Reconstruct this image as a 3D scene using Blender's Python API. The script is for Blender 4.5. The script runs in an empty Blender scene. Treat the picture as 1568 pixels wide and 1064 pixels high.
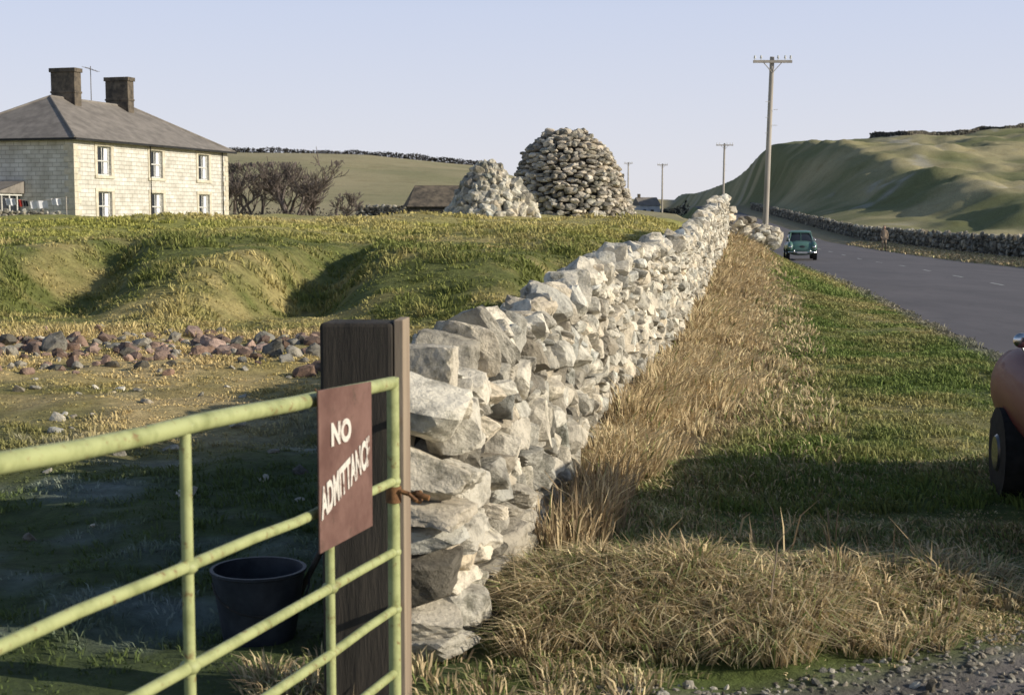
import bpy, bmesh, math, random
import numpy as np
from mathutils import Vector, Matrix, Euler
random.seed(7); rng=np.random.default_rng(11)
EYE=1.65
SUN=Vector((0.965,-0.262,0)).normalized()*math.cos(math.radians(21))+Vector((0,0,math.sin(math.radians(21))))
# ------------------------------------------------ noise
def _h(ix,iy,s):
    n=(ix.astype(np.int64)*374761393+iy.astype(np.int64)*668265263+s*1442695041)&0x7fffffff
    n=((n^(n>>13))*1274126177)&0x7fffffff
    n=((n^(n>>15))*668265263)&0x7fffffff
    return ((n^(n>>16))&0xffff)/65535.0
def vnoise(x,y,s=0):
    x=np.asarray(x,float);y=np.asarray(y,float)
    ix=np.floor(x);iy=np.floor(y);fx=x-ix;fy=y-iy
    fx=fx*fx*(3-2*fx);fy=fy*fy*(3-2*fy)
    a=_h(ix,iy,s);b=_h(ix+1,iy,s);c=_h(ix,iy+1,s);d=_h(ix+1,iy+1,s)
    return (a*(1-fx)+b*fx)*(1-fy)+(c*(1-fx)+d*fx)*fy
def fbm(x,y,scale,octv=3,s=0):
    t=0;a=1;n=0
    for i in range(octv):
        t=t+a*vnoise(np.asarray(x)*(2**i)/scale+i*17.3,np.asarray(y)*(2**i)/scale-i*9.1,s+i);n+=a;a*=.5
    return t/n*2-1
def ss(t):
    t=np.clip(t,0,1);return t*t*(3-2*t)
# ------------------------------------------------ layout tables
TY=np.arange(-40,3000,0.5)
def tab(ys,vs,sm=5.0):
    v=np.interp(TY,ys,vs);k=int(sm*2);g=np.exp(-np.linspace(-2,2,2*k+1)**2);g/=g.sum()
    return np.convolve(np.pad(v,k,mode='edge'),g,'valid')
ry=[-40,0,15.6,30,43,60,70,90,120,160,220,300,400,600,3000]
tL=tab(ry,[-2.9,3.2,5.6,7.8,9.8,12.2,13.4,16.4,20.5,25,30,38.5,50,70,300])
tR=tab(ry,[5.1,11.2,13.6,15.9,18.3,21,22.0,23.6,26.5,30.5,35.5,44,56,76,306])
tZ=tab(ry,[0,0,0,-.12,-.3,-.5,-.62,-.62,-.55,.3,2.0,3.5,2.5,1.5,0])
tWX=tab([-40,5.2,10,13.3,20,28,39,45,65,100,3000],[-7,-.16,.62,1.25,2.5,3.9,5.9,7.0,10.2,16,300],2)
tWZ=tab([-40,5,10,20,28,39,48,60,80,3000],[0,0,0,0,.25,.85,.75,.45,0,0],2)
def iL(y):return np.interp(y,TY,tL)
def iR(y):return np.interp(y,TY,tR)
def iZ(y):return np.interp(y,TY,tZ)
def iWX(y):return np.interp(y,TY,tWX)
def iWZ(y):return np.interp(y,TY,tWZ)
def H(x,y,cut=True):
    x=np.asarray(x,float);y=np.asarray(y,float)
    L=iL(y);R=iR(y);zr=iZ(y);wx=iWX(y);wz=iWZ(y)
    y0=20.3+1.2*fbm(x,x*0,4,2,5)+4.5*np.exp(-((x+3.7-(y-24)*.08)/.85)**2)+2.8*np.exp(-((x+7.6)/.8)**2)+2.5*np.exp(-((x-.9)/.6)**2)+2.0*ss((-9-x)/5)
    zf=1.05*ss((y-y0)/6.0)+.45*ss((y-31)/18)
    zf=zf+.24*fbm(x,y,3.2,3,21)*ss((y-20)/4)*(1-ss((y-55)/20))+.24*fbm(x+3,y,7,2,31)*ss((y-24)/4)*(1-ss((y-60)/20))
    zf=zf+.10*fbm(x,y,1.2,3,41)*ss((60-y)/20)+.04*fbm(x,y,.35,2,43)*ss((30-y)/10)
    zf=zf-.25*ss((y-62)/15)
    hc=np.interp(x,[-400,-54,-25,-6,5,14,24,34],[14.8,12.2,11.4,9.5,6.2,2.6,.7,0])
    zf=zf+hc*ss((y-118)/155)*(1-.6*ss((y-290)/250))+.5*fbm(x,y,30,3,51)*ss((y-110)/40)
    far=5*ss((y-420)/200)+8*ss((y-700)/900)*(1+fbm(x,y,500,2,77))
    zf=zf+far*ss((x+200)/50)
    b=ss((wx-.3-x)/np.where(y<20,1.2,3.0))
    zl=wz*(1-b)+zf*b
    s=(x-wx)/np.maximum(L-wx,.1)
    zv=wz+(zr-wz)*ss(s)+ (.08*fbm(x,y,1.6,3,61)+.035*fbm(x,y,.4,2,62))*ss((L-x)/.8)*ss((45-y)/10)
    zv=zv+.12*np.exp(-((x-.8)/.5)**2-((y-5.8)/.45)**2)+.08*np.exp(-((x-1.5)/.45)**2-((y-5.9)/.4)**2)
    hr=np.interp(x,[30,36,42,45.5,49,53,60,72,90,108,160,400],[.4,.8,2.2,4.5,9.5,12.2,12.8,13.0,14.0,15.2,17,20])
    rr=x-R
    m=ss((y-85)/212)
    hum=(1.2*fbm(x,y*.8,22,3,71)+1.6*fbm(x,y*.7,9,3,72)-.7*np.abs(fbm(x,y,5,3,73))+.5*fbm(x,y,3.2,2,74))*ss((y-90)/60)*ss((rr-6)/14)*(1-.7*ss((y-250)/50))
    zh=zr+.12*ss(rr/1.0)+.35*ss((rr-2)/8)+ss((rr-3.5)/7)*(hr*m*(1-.35*ss((y-320)/300)))+hum
    zh=zh+far*.6
    return np.where(x<wx,zl,np.where(x<L,zv,np.where(x<R,zr-.07 if cut else zr,zh)))
# ------------------------------------------------ mesh helper
def mk(name,V,F,mat,col=None,smooth=False,parent=None):
    V=np.asarray(V,np.float32);F=np.asarray(F,np.int32)
    me=bpy.data.meshes.new(name);nf,k=F.shape
    me.vertices.add(len(V));me.vertices.foreach_set('co',V.ravel())
    me.loops.add(nf*k);me.loops.foreach_set('vertex_index',F.ravel())
    me.polygons.add(nf);me.polygons.foreach_set('loop_start',np.arange(0,nf*k,k,dtype=np.int32))
    me.update(calc_edges=True);me.validate()
    me.polygons.foreach_set('use_smooth',np.full(len(me.polygons),smooth))
    if col is not None:
        c=np.ones((len(V),4),np.float32);c[:,:3]=col
        a=me.color_attributes.new('Col','FLOAT_COLOR','POINT');a.data.foreach_set('color',c.ravel())
    me.materials.append(mat)
    o=bpy.data.objects.new(name,me);bpy.context.scene.collection.objects.link(o)
    if parent:o.parent=parent
    return o
def empty(name,loc=(0,0,0),rz=0):
    e=bpy.data.objects.new(name,None);e.location=loc;e.rotation_euler=(0,0,rz);bpy.context.scene.collection.objects.link(e);return e
# ------------------------------------------------ materials
def newmat(name,rough=.9,metal=0,spec=.3):
    m=bpy.data.materials.new(name);m.use_nodes=True;nt=m.node_tree;b=nt.nodes['Principled BSDF']
    b.inputs['Roughness'].default_value=rough;b.inputs['Metallic'].default_value=metal
    b.inputs['Specular IOR Level'].default_value=spec
    return m,nt,b
def noise_mat(name,c1,c2,scale=5,rough=.85,bump=.3,bd=.02,metal=0,spec=.3,detail=6,stretch=(1,1,1),attr=False,lo=.35,hi=.65,s2=None,spots=None):
    m,nt,b=newmat(name,rough,metal,spec);N=nt.nodes;Lk=nt.links
    tc=N.new('ShaderNodeTexCoord');mp=N.new('ShaderNodeMapping');mp.inputs['Scale'].default_value=stretch
    Lk.new(tc.outputs['Object'],mp.inputs[0])
    n=N.new('ShaderNodeTexNoise');n.inputs['Scale'].default_value=scale;n.inputs['Detail'].default_value=detail;n.inputs['Roughness'].default_value=.65
    Lk.new(mp.outputs[0],n.inputs[0])
    r=N.new('ShaderNodeValToRGB');r.color_ramp.elements[0].position=lo;r.color_ramp.elements[1].position=hi
    r.color_ramp.elements[0].color=(*c1,1);r.color_ramp.elements[1].color=(*c2,1)
    Lk.new(n.outputs[0],r.inputs[0]);out=r.outputs[0]
    if spots:
        sc_,c3,l3,h3=spots
        n3=N.new('ShaderNodeTexNoise');n3.inputs['Scale'].default_value=sc_;n3.inputs['Detail'].default_value=10;n3.inputs['Roughness'].default_value=.75
        mo=N.new('ShaderNodeVectorMath');mo.operation='ADD';mo.inputs[1].default_value=(13.7,5.1,9.3);Lk.new(mp.outputs[0],mo.inputs[0]);Lk.new(mo.outputs[0],n3.inputs[0])
        r3=N.new('ShaderNodeMapRange');r3.inputs[1].default_value=l3;r3.inputs[2].default_value=h3;Lk.new(n3.outputs[0],r3.inputs[0])
        m3=N.new('ShaderNodeMix');m3.data_type='RGBA';m3.inputs[7].default_value=(*c3,1);Lk.new(r3.outputs[0],m3.inputs[0]);Lk.new(out,m3.inputs[6]);out=m3.outputs[2]
    if attr:
        a=N.new('ShaderNodeAttribute');a.attribute_name='Col'
        mx=N.new('ShaderNodeMix');mx.data_type='RGBA';mx.blend_type='MULTIPLY';mx.inputs[0].default_value=1
        Lk.new(a.outputs['Color'],mx.inputs[6]);Lk.new(out,mx.inputs[7]);out=mx.outputs[2]
    Lk.new(out,b.inputs['Base Color'])
    if bump>0:
        n2=N.new('ShaderNodeTexNoise');n2.inputs['Scale'].default_value=s2 or scale*3;n2.inputs['Detail'].default_value=8;n2.inputs['Roughness'].default_value=.7
        Lk.new(mp.outputs[0],n2.inputs[0])
        bp=N.new('ShaderNodeBump');bp.inputs['Strength'].default_value=bump;bp.inputs['Distance'].default_value=bd
        Lk.new(n2.outputs[0],bp.inputs['Height']);Lk.new(bp.outputs[0],b.inputs['Normal'])
    return m
M_ground=noise_mat('ground_mat',(.55,.55,.53),(1.25,1.25,1.25),7,.95,1.0,.06,attr=True,lo=.3,hi=.7,s2=22,spots=(.35,(.66,.64,.56),.5,.7))
M_grass,nt,b=newmat('grass_mat',.8,0,.2)
a=nt.nodes.new('ShaderNodeAttribute');a.attribute_name='Col';nt.links.new(a.outputs['Color'],b.inputs['Base Color'])
tr=nt.nodes.new('ShaderNodeBsdfTranslucent');nt.links.new(a.outputs['Color'],tr.inputs[0])
ms=nt.nodes.new('ShaderNodeMixShader');ms.inputs[0].default_value=.2
nt.links.new(b.outputs[0],ms.inputs[1]);nt.links.new(tr.outputs[0],ms.inputs[2]);nt.links.new(ms.outputs[0],nt.nodes['Material Output'].inputs[0])
M_stone=noise_mat('limestone_mat',(.56,.54,.50),(1.28,1.24,1.15),9,.92,1.0,.02,attr=True,lo=.32,hi=.52,s2=34,spots=(5,(.36,.355,.30),.53,.65))
M_stonefar=noise_mat('limestone_far_mat',(.42,.42,.39),(1.25,1.2,1.1),3.2,.92,.8,.06,attr=True,lo=.35,hi=.55,s2=9,spots=(1.6,(.36,.37,.28),.5,.66))
M_road=noise_mat('asphalt_mat',(.10,.093,.098),(.15,.137,.142),.8,.8,.3,.004,lo=.3,hi=.7,s2=90,stretch=(1,.25,1),spots=(2.2,(.085,.08,.083),.55,.7))
M_paintw=noise_mat('white_paint_mat',(.45,.45,.43),(.75,.75,.72),8,.6,.1,.002)
M_line=noise_mat('worn_line_paint_mat',(.18,.18,.18),(.6,.6,.58),6,.7,0)
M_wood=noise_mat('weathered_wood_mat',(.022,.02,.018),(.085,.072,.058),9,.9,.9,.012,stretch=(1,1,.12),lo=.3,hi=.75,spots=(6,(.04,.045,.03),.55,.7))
M_woodlit=noise_mat('sunlit_wood_mat',(.20,.15,.11),(.36,.29,.21),3,.9,.4,.01,stretch=(1,1,.15))  # paler copy of the wood, sunlit tone put into its colour
M_pole=noise_mat('pole_wood_mat',(.30,.275,.24),(.46,.42,.37),3,.9,.4,.01,stretch=(1,1,.15))
M_gate=noise_mat('gate_green_paint_mat',(.21,.235,.095),(.38,.41,.19),11,.5,.5,.003,lo=.3,hi=.55,spots=(30,(.20,.12,.05),.56,.66))
M_rust=noise_mat('rust_mat',(.08,.04,.02),(.26,.13,.055),25,.8,.6,.004)
M_sign=noise_mat('sign_red_oxide_mat',(.11,.056,.045),(.19,.108,.088),7,.75,.4,.003,spots=(14,(.085,.055,.04),.55,.7))
M_bucket=noise_mat('bucket_mat',(.015,.02,.03),(.04,.048,.062),9,.5,.2,.004)
M_dark=noise_mat('dark_mat',(.01,.01,.01),(.03,.03,.03),5,.6,0)
M_chrome=noise_mat('chrome_mat',(.55,.55,.55),(.7,.7,.7),5,.2,0,metal=1)
M_slate=noise_mat('slate_roof_mat',(.16,.145,.13),(.26,.235,.21),1.5,.8,.5,.03,s2=8)
M_chim=noise_mat('chimney_mat',(.05,.045,.04),(.17,.14,.105),2.5,.9,.4,.03)
M_dress=noise_mat('dressed_stone_mat',(.46,.42,.33),(.66,.61,.50),2.5,.9,.2,.01)
M_glass,nt,b=newmat('window_glass_mat',.12,0,.6);b.inputs['Base Color'].default_value=(.03,.035,.045,1)
M_cloth=noise_mat('white_cloth_mat',(.6,.62,.66),(.8,.8,.82),3,.9,0)
M_clothr=noise_mat('red_cloth_mat',(.5,.05,.04),(.6,.08,.06),3,.9,0)
M_bark=noise_mat('bark_mat',(.10,.08,.072),(.22,.185,.165),3,.9,.2,.02)
M_tyre=noise_mat('tyre_mat',(.012,.012,.012),(.03,.03,.03),12,.9,.2,.003)
def block_mat(name,c1,c2,mo,s=1.0):
    m,nt,b=newmat(name,.9);N=nt.nodes;Lk=nt.links
    tc=N.new('ShaderNodeTexCoord');sp=N.new('ShaderNodeSeparateXYZ');Lk.new(tc.outputs['Object'],sp.inputs[0])
    ad=N.new('ShaderNodeMath');Lk.new(sp.outputs[0],ad.inputs[0]);Lk.new(sp.outputs[1],ad.inputs[1])
    cb=N.new('ShaderNodeCombineXYZ');Lk.new(ad.outputs[0],cb.inputs[0]);Lk.new(sp.outputs[2],cb.inputs[1])
    br=N.new('ShaderNodeTexBrick');br.inputs['Scale'].default_value=s
    br.inputs['Color1'].default_value=(*c1,1);br.inputs['Color2'].default_value=(*c2,1);br.inputs['Mortar'].default_value=(*mo,1)
    br.inputs['Mortar Size'].default_value=.018;br.inputs['Brick Width'].default_value=.55;br.inputs['Row Height'].default_value=.24
    Lk.new(cb.outputs[0],br.inputs[0])
    n=N.new('ShaderNodeTexNoise');n.inputs['Scale'].default_value=1.3;n.inputs['Detail'].default_value=6;Lk.new(tc.outputs['Object'],n.inputs[0])
    r=N.new('ShaderNodeValToRGB');r.color_ramp.elements[0].color=(.78,.76,.72,1);r.color_ramp.elements[1].color=(1.1,1.1,1.1,1);r.color_ramp.elements[0].position=.3;r.color_ramp.elements[1].position=.65
    Lk.new(n.outputs[0],r.inputs[0])
    mx=N.new('ShaderNodeMix');mx.data_type='RGBA';mx.blend_type='MULTIPLY';mx.inputs[0].default_value=1
    Lk.new(br.outputs[0],mx.inputs[6]);Lk.new(r.outputs[0],mx.inputs[7]);Lk.new(mx.outputs[2],b.inputs['Base Color'])
    bp=N.new('ShaderNodeBump');bp.inputs['Strength'].default_value=.6;bp.inputs['Distance'].default_value=.03;bp.invert=True
    Lk.new(br.outputs['Fac'],bp.inputs['Height']);Lk.new(bp.outputs[0],b.inputs['Normal'])
    return m
M_block=block_mat('coursed_stone_mat',(.66,.645,.60),(.54,.525,.48),(.38,.365,.33))
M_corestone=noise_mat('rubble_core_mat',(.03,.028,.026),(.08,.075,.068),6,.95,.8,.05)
# ------------------------------------------------ primitives
class B:
    def __init__(s):s.V=[];s.F=[]
    def box(s,x0,x1,y0,y1,z0,z1):
        n=len(s.V)
        for z in(z0,z1):
            for (x,y) in((x0,y0),(x1,y0),(x1,y1),(x0,y1)):s.V.append((x,y,z))
        for f in((3,2,1,0),(4,5,6,7),(0,1,5,4),(1,2,6,5),(2,3,7,6),(3,0,4,7)):s.F.append([n+i for i in f])
        return s
    def poly(s,pts):
        n=len(s.V);s.V+=list(pts);s.F.append(list(range(n,n+len(pts))));return s
    def tube(s,p0,p1,r0,r1=None,k=10,cap=True):
        r1=r0 if r1 is None else r1
        p0=Vector(p0);p1=Vector(p1);d=(p1-p0).normalized();q=d.to_track_quat('Z','Y')
        n=len(s.V)
        for p,r in((p0,r0),(p1,r1)):
            for i in range(k):
                a=2*math.pi*i/k;s.V.append(tuple(p+q@Vector((math.cos(a)*r,math.sin(a)*r,0))))
        for i in range(k):
            j=(i+1)%k;s.F.append([n+i,n+j,n+k+j,n+k+i])
        if cap:
            s.F.append([n+i for i in range(k)][::-1]);s.F.append([n+k+i for i in range(k)])
        return s
    def ring(s,loops,close=True,cap=True):
        n=len(s.V);k=len(loops[0])
        for l in loops:s.V+=[tuple(p) for p in l]
        for a in range(len(loops)-1):
            for i in range(k):
                j=(i+1)%k;s.F.append([n+a*k+i,n+a*k+j,n+(a+1)*k+j,n+(a+1)*k+i])
        if cap:
            s.F.append([n+i for i in range(k)][::-1]);s.F.append([n+(len(loops)-1)*k+i for i in range(k)])
        return s
    def ell(s,c,r,nu=16,nv=10):
        ls=[]
        for a in range(1,nv):
            t=math.pi*a/nv;ls.append([(c[0]+r[0]*math.sin(t)*math.cos(2*math.pi*i/nu),c[1]+r[1]*math.sin(t)*math.sin(2*math.pi*i/nu),c[2]-r[2]*math.cos(t)) for i in range(nu)])
        return s.ring(ls)
    def obj(s,name,mat,parent=None,smooth=False,bevel=0,ang=35):
        me=bpy.data.meshes.new(name);me.from_pydata([tuple(v) for v in s.V],[],s.F);me.materials.append(mat);me.update()
        bm=bmesh.new();bm.from_mesh(me);bmesh.ops.recalc_face_normals(bm,faces=bm.faces);bm.to_mesh(me);bm.free()
        o=bpy.data.objects.new(name,me);bpy.context.scene.collection.objects.link(o)
        if parent:o.parent=parent
        if smooth:
            me.polygons.foreach_set('use_smooth',[True]*len(me.polygons))
            try:me.set_sharp_from_angle(angle=math.radians(ang))
            except Exception:pass
        if bevel:
            md=o.modifiers.new('b','BEVEL');md.width=bevel;md.segments=2
        return o
# ------------------------------------------------ terrain
def geo(a,b,n):return np.geomspace(a,b,n)
ys=np.concatenate([np.arange(-15,0,.5),np.arange(0,12,.07),np.arange(12,32,.12),np.arange(32,62,.25),np.arange(62,340,1.2),geo(340,3500,45)])
xp=np.concatenate([np.arange(0,12,.1),np.arange(12,40,.4),np.arange(40,130,1.0),geo(130,2500,35)])
xs=np.concatenate([-xp[1:][::-1],xp])
X,Y=np.meshgrid(xs,ys);Z=H(X,Y)
nx=len(xs);ny=len(ys)
idx=np.arange(nx*ny).reshape(ny,nx)
F=np.stack([idx[:-1,:-1],idx[:-1,1:],idx[1:,1:],idx[1:,:-1]],-1).reshape(-1,4)
def mixc(a,b,t):
    t=np.clip(t,0,1)[...,None];return np.asarray(a)*(1-t)+np.asarray(b)*t
straw=np.array((.60,.47,.24));green=np.array((.11,.15,.05));olive=np.array((.36,.31,.11));frost=np.array((.30,.35,.33));mud=np.array((.13,.10,.075));gravel=np.array((.24,.22,.21))
def gcol(x,y):
    L=iL(y);R=iR(y);wx=iWX(y)
    n1=fbm(x,y,2.2,4,101);n2=fbm(x,y,.45,3,102);n3=fbm(x,y,12,3,103)
    c=mixc(olive,straw,.65+.9*n1+.6*n2)
    dd=ss((y-8)/4)
    near=mixc(green*.85,frost*.9,-.12+1.4*n2+.6*n1)
    c=mixc(near,c,np.clip(dd*(1.0+n1),0,1)*ss((-(x-wx)-1.5)/2.5) + ss((y-13)/4))
    bank=mixc(np.array((.17,.19,.055)),np.array((.44,.37,.16)),.36+1.1*n1+.9*n2)
    c=mixc(c,bank,ss((y-19.5)/2))
    plate=mixc(np.array((.33,.33,.09)),np.array((.48,.41,.18)),.42+1.2*n3+.9*n1)
    c=mixc(c,plate,ss((y-29)/8))
    hill=mixc(np.array((.41,.355,.21)),np.array((.31,.29,.155)),.5+1.2*fbm(x,y*2.5,25,3,104)+.5*n3)
    c=mixc(c,hill,ss((y-95)/30))
    v=mixc(np.array((.15,.20,.055)),np.array((.38,.33,.15)),.30+.9*n1+.7*n2)
    band=ss((1.3-(x-wx)+.5*n1)/.7)*ss((y-8.5)/2)
    v=mixc(v,np.array((.36,.28,.17)),band)
    g=mixc(gravel,mud,.3+n2)
    v=mixc(v,g,np.clip(ss((5.30-y+.25*n1+.15*n2+ (x-1.2)*.34)/.3),0,1)*ss((x-.3)/.4))
    v=mixc(v,gravel,ss((x-L+.35)/.25)*.7)
    n5=fbm(x,y*.8,7,4,107)
    h=mixc(np.array((.19,.20,.085)),np.array((.43,.375,.21)),.50+1.3*fbm(x,y*1.4,16,4,105)+.9*n5)
    h=mixc(h,np.array((.40,.385,.34)),ss((n5-.33)/.12)*.6)
    h=mixc(np.array((.38,.31,.18)),h,ss((x-R-3.0)/2))
    o=np.where((x<wx)[...,None],c,np.where((x<L+.1)[...,None],v,h))
    return np.clip(o,.01,.8)
C=gcol(X,Y)
mk('ground',np.stack([X,Y,Z],-1).reshape(-1,3),F,M_ground,C.reshape(-1,3),smooth=True)
# ------------------------------------------------ road
yr=np.concatenate([np.arange(-12,80,.4),np.arange(80,420,2)])
cols=np.linspace(0,1,9)
L=iL(yr)+.10*fbm(yr,yr*0,2.2,3,9);R=iR(yr)
XX=L[:,None]+(R-L)[:,None]*cols[None];YY=np.repeat(yr[:,None],9,1)
ZZ=iZ(yr)[:,None]+.05*(1-(2*cols[None]-1)**2)+.004
id2=np.arange(len(yr)*9).reshape(len(yr),9)
F=np.stack([id2[:-1,:-1],id2[:-1,1:],id2[1:,1:],id2[1:,:-1]],-1).reshape(-1,4)
mk('road',np.stack([XX,YY,ZZ],-1).reshape(-1,3),F,M_road,smooth=True)
b_=B()
y=9.0
while y<200:
    n=4
    pts=[]
    for i in range(n+1):
        yy=y+1.9*i/n;t=.47;w=.05
        lx=float(iL(yy));rx=float(iR(yy));xc=lx+(rx-lx)*t;z=float(iZ(yy))+.05*(1-(2*t-1)**2)+.010
        pts.append(((xc-w,yy,z),(xc+w,yy,z)))
    for i in range(n):b_.poly([pts[i][0],pts[i][1],pts[i+1][1],pts[i+1][0]])
    y+=7
b_.obj('road_centre_line',M_line)
# ------------------------------------------------ stones
def ico(sub):
    bm=bmesh.new();bmesh.ops.create_icosphere(bm,subdivisions=sub,radius=1)
    v=np.array([p.co[:] for p in bm.verts]);f=np.array([[q.index for q in p.verts] for p in bm.faces]);bm.free()
    return v/np.linalg.norm(v,axis=1)[:,None],f
ICO={s:ico(s) for s in(1,2,3,4)}
def proto(sub):
    u,f=ICO[sub]
    Rm=np.array(Euler((rng.normal()*.2,rng.normal()*.2,rng.normal()*.2)).to_matrix())
    pl=np.concatenate([np.eye(3),-np.eye(3)])@Rm.T
    d=rng.uniform(.7,1.0,6)
    ex=rng.normal(size=(8,3));ex/=np.linalg.norm(ex,axis=1)[:,None]
    pl=np.concatenate([pl,ex]);d=np.concatenate([d,rng.uniform(.72,1.2,8)])
    dots=u@pl.T;r=np.min(np.where(dots>.05,d/np.maximum(dots,.05),9),axis=1)
    v=u*r[:,None]
    ph=rng.uniform(0,50)
    k=3.1
    nn=np.sin(v[:,0]*k*2+ph)*np.sin(v[:,1]*k*1.7+ph*2)+.6*np.sin(v[:,2]*k*3+ph*3)*np.sin(v[:,0]*k*3.3)+.4*np.sin(v[:,1]*17+ph)*np.sin(v[:,2]*15+v[:,0]*9)
    v=v*(1+.035*nn)[:,None]
    m=np.abs(v).max(0);return v/m
PRO={s:[proto(s) for _ in range(40)] for s in(1,2,3,4)}
class Stones:
    def __init__(s):s.V=[];s.F=[];s.C=[];s.n=0
    def add(s,pos,half,R,col,sub=2):
        v=PRO[sub][rng.integers(40)]
        fl=rng.choice([-1,1],3);v=v*fl
        w=(v*np.asarray(half))@np.asarray(R).T+np.asarray(pos)
        f=ICO[sub][1]
        if fl.prod()<0:f=f[:,::-1]
        s.V.append(w);s.F.append(f+s.n);s.n+=len(v);s.C.append(np.repeat(np.asarray(col)[None],len(v),0))
    def obj(s,name,mat,parent=None):
        return mk(name,np.concatenate(s.V),np.concatenate(s.F),mat,np.concatenate(s.C),False,parent)
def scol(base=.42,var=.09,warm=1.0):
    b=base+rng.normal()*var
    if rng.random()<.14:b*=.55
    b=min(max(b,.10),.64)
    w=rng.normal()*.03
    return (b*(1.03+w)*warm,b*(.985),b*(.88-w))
def rot(t,n,jit):
    up=np.array((0,0,1.));M=np.stack([t,n,up],1)
    j=np.array(Euler((rng.normal()*jit,rng.normal()*jit,rng.normal()*jit)).to_matrix())
    return M@j
def drywall(name,pf,s0,s1,height,thick,size,subf,base=.42,both=True,endrows=False,mat=None,cope=True):
    S=Stones()
    def frame(s):
        p=np.array(pf(s));q=np.array(pf(s+.05));t=q-p;t[2]=0;t/=np.linalg.norm(t);n=np.array((t[1],-t[0],0));return p,t,n
    z=0
    hh=height if callable(height) else (lambda s:height)
    hmax=max(hh(s0+(s1-s0)*i/40) for i in range(41))
    while z<hmax-.05:
        k=size*(1.2-.3*z/hmax)
        h=rng.uniform(.07,.14)*k
        for side in ((1,-1) if both else (1,)):
            s=s0-rng.uniform(0,.05)
            while s<s1:
                kk=1.3 if (s-s0)<.7 and endrows else 1.0
                w=rng.uniform(.07,.28)*k*kk
                if rng.random()<.12:w*=1.5
                sc=s+w/2
                if z<hh(sc)-.10:
                    p,t,n=frame(sc)
                    tk=thick*(1-.28*z/hmax)/2
                    dep=rng.uniform(.20,.32)*min(size,1.2)
                    q=rng.random()
                    hs=h*rng.uniform(.75,1.3) if q<.75 else h*rng.uniform(1.5,2.2)
                    off=tk-dep/2+rng.normal()*.024*min(size,1.3)
                    pos=p+n*side*off+np.array((0,0,z+h/2+rng.normal()*.018+.03*math.sin(sc*2.3+z*9)))
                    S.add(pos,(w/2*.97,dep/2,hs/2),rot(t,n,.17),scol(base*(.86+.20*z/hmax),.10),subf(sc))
                s+=w*.98
        z+=h*.99
    if cope:
        s=s0+.02
        while s<s1:
            w=rng.uniform(.06,.26)*size;p,t,n=frame(s+w/2)
            up=rng.random()<.55
            hz=rng.uniform(.06,.15)*size if up else rng.uniform(.035,.07)*size
            ww=w/2*1.05 if up else w*.85
            pos=p+n*rng.normal()*.04+np.array((0,0,hh(s)+hz*.45))
            j=np.array(Euler((rng.normal()*.3,rng.normal()*.55,rng.normal()*.45)).to_matrix())
            S.add(pos,(ww,thick*.32*rng.uniform(.65,1.15),hz),np.stack([t,n,np.array((0,0,1.))],1)@j,scol(base+.05),subf(s))
            if rng.random()<.6:
                side=rng.choice([-1,1])
                S.add(p+n*side*thick*.22+np.array((0,0,hh(s)+.02)),(rng.uniform(.05,.12)*size,rng.uniform(.05,.11)*size,rng.uniform(.04,.09)*size),rot(t,n,.6),scol(base+.04),subf(s))
            s+=w*1.08
    o=S.obj(name,mat or M_stone)
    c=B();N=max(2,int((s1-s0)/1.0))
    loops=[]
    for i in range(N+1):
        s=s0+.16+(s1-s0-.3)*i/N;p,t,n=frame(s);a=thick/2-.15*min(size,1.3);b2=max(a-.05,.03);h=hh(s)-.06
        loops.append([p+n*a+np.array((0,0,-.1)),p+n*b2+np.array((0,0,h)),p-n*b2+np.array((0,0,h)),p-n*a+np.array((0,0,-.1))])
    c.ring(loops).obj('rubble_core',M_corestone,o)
    return o,S
TH=.50
def pf(s):
    return (float(iWX(s))-TH/2+.02,s,float(iWZ(s))-.03)
def hmain(s):return float(1.03+.05*ss((s-5.8)/2.)+.15*ss((s-8)/5)+.025*math.sin(s*1.3)+.03*math.sin(s*3.1+1))
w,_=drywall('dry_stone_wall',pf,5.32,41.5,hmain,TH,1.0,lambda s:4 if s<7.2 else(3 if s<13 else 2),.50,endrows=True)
S=Stones();z=0;T=np.array((.16,.987,0));Nn=np.array((.987,-.16,0))
p0=np.array(pf(5.2))
for i,(h,wd,dx,br) in enumerate([(.13,.30,.03,.40),(.10,.24,.0,.48),(.22,.26,.0,.13),(.10,.34,0,.5),(.09,.28,.02,.44),(.19,.30,.0,.52),(.26,.28,.0,.62)]):
    S.add(p0+Nn*(.04+dx)+T*.05+np.array((0,0,z+h/2)),(wd/2+.04,rng.uniform(.13,.17),h/2*1.03),rot(Nn,T,.12),scol(br,.01),4)
    S.add(p0-Nn*(.2)+T*.07+np.array((0,0,z+h/2)),(.11,.13,h/2*1.02),rot(Nn,T,.08),scol(br-.02,.01),3)
    z+=h*.99
S.obj('end_stones',M_stone,w)
S=Stones()
for i in range(120):
    a=rng.uniform(0,1)**.7*1.9;x=5.7+a+rng.normal()*.12;y=41+a*.3+rng.normal()*.25
    top=np.interp(a,[0,.4,1.0,1.9],[1.5,1.3,.75,.35]);zz=float(iWZ(y))*.95+rng.uniform(0,top)
    r=rng.uniform(.09,.2);S.add((x,y,zz),(r*1.2,r,r*.7),rot(Nn,T,.5),scol(.44),2)
S.obj('fallen_stones',M_stone,w)
def pfr(s):return (float(iR(s))+3.2,s,float(H(float(iR(s))+3.2,s))-.05)
drywall('roadside_stone_wall',pfr,44,250,.95,.5,1.9,lambda s:1,.22,both=True,mat=M_stonefar)
def pfl(s):return (-14+s*.98,128-s*.25,float(H(-14+s*.98,128-s*.25))-.05)
drywall('field_stone_wall',pfl,0,14,1.0,.5,2.0,lambda s:1,.27,mat=M_stonefar)
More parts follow.
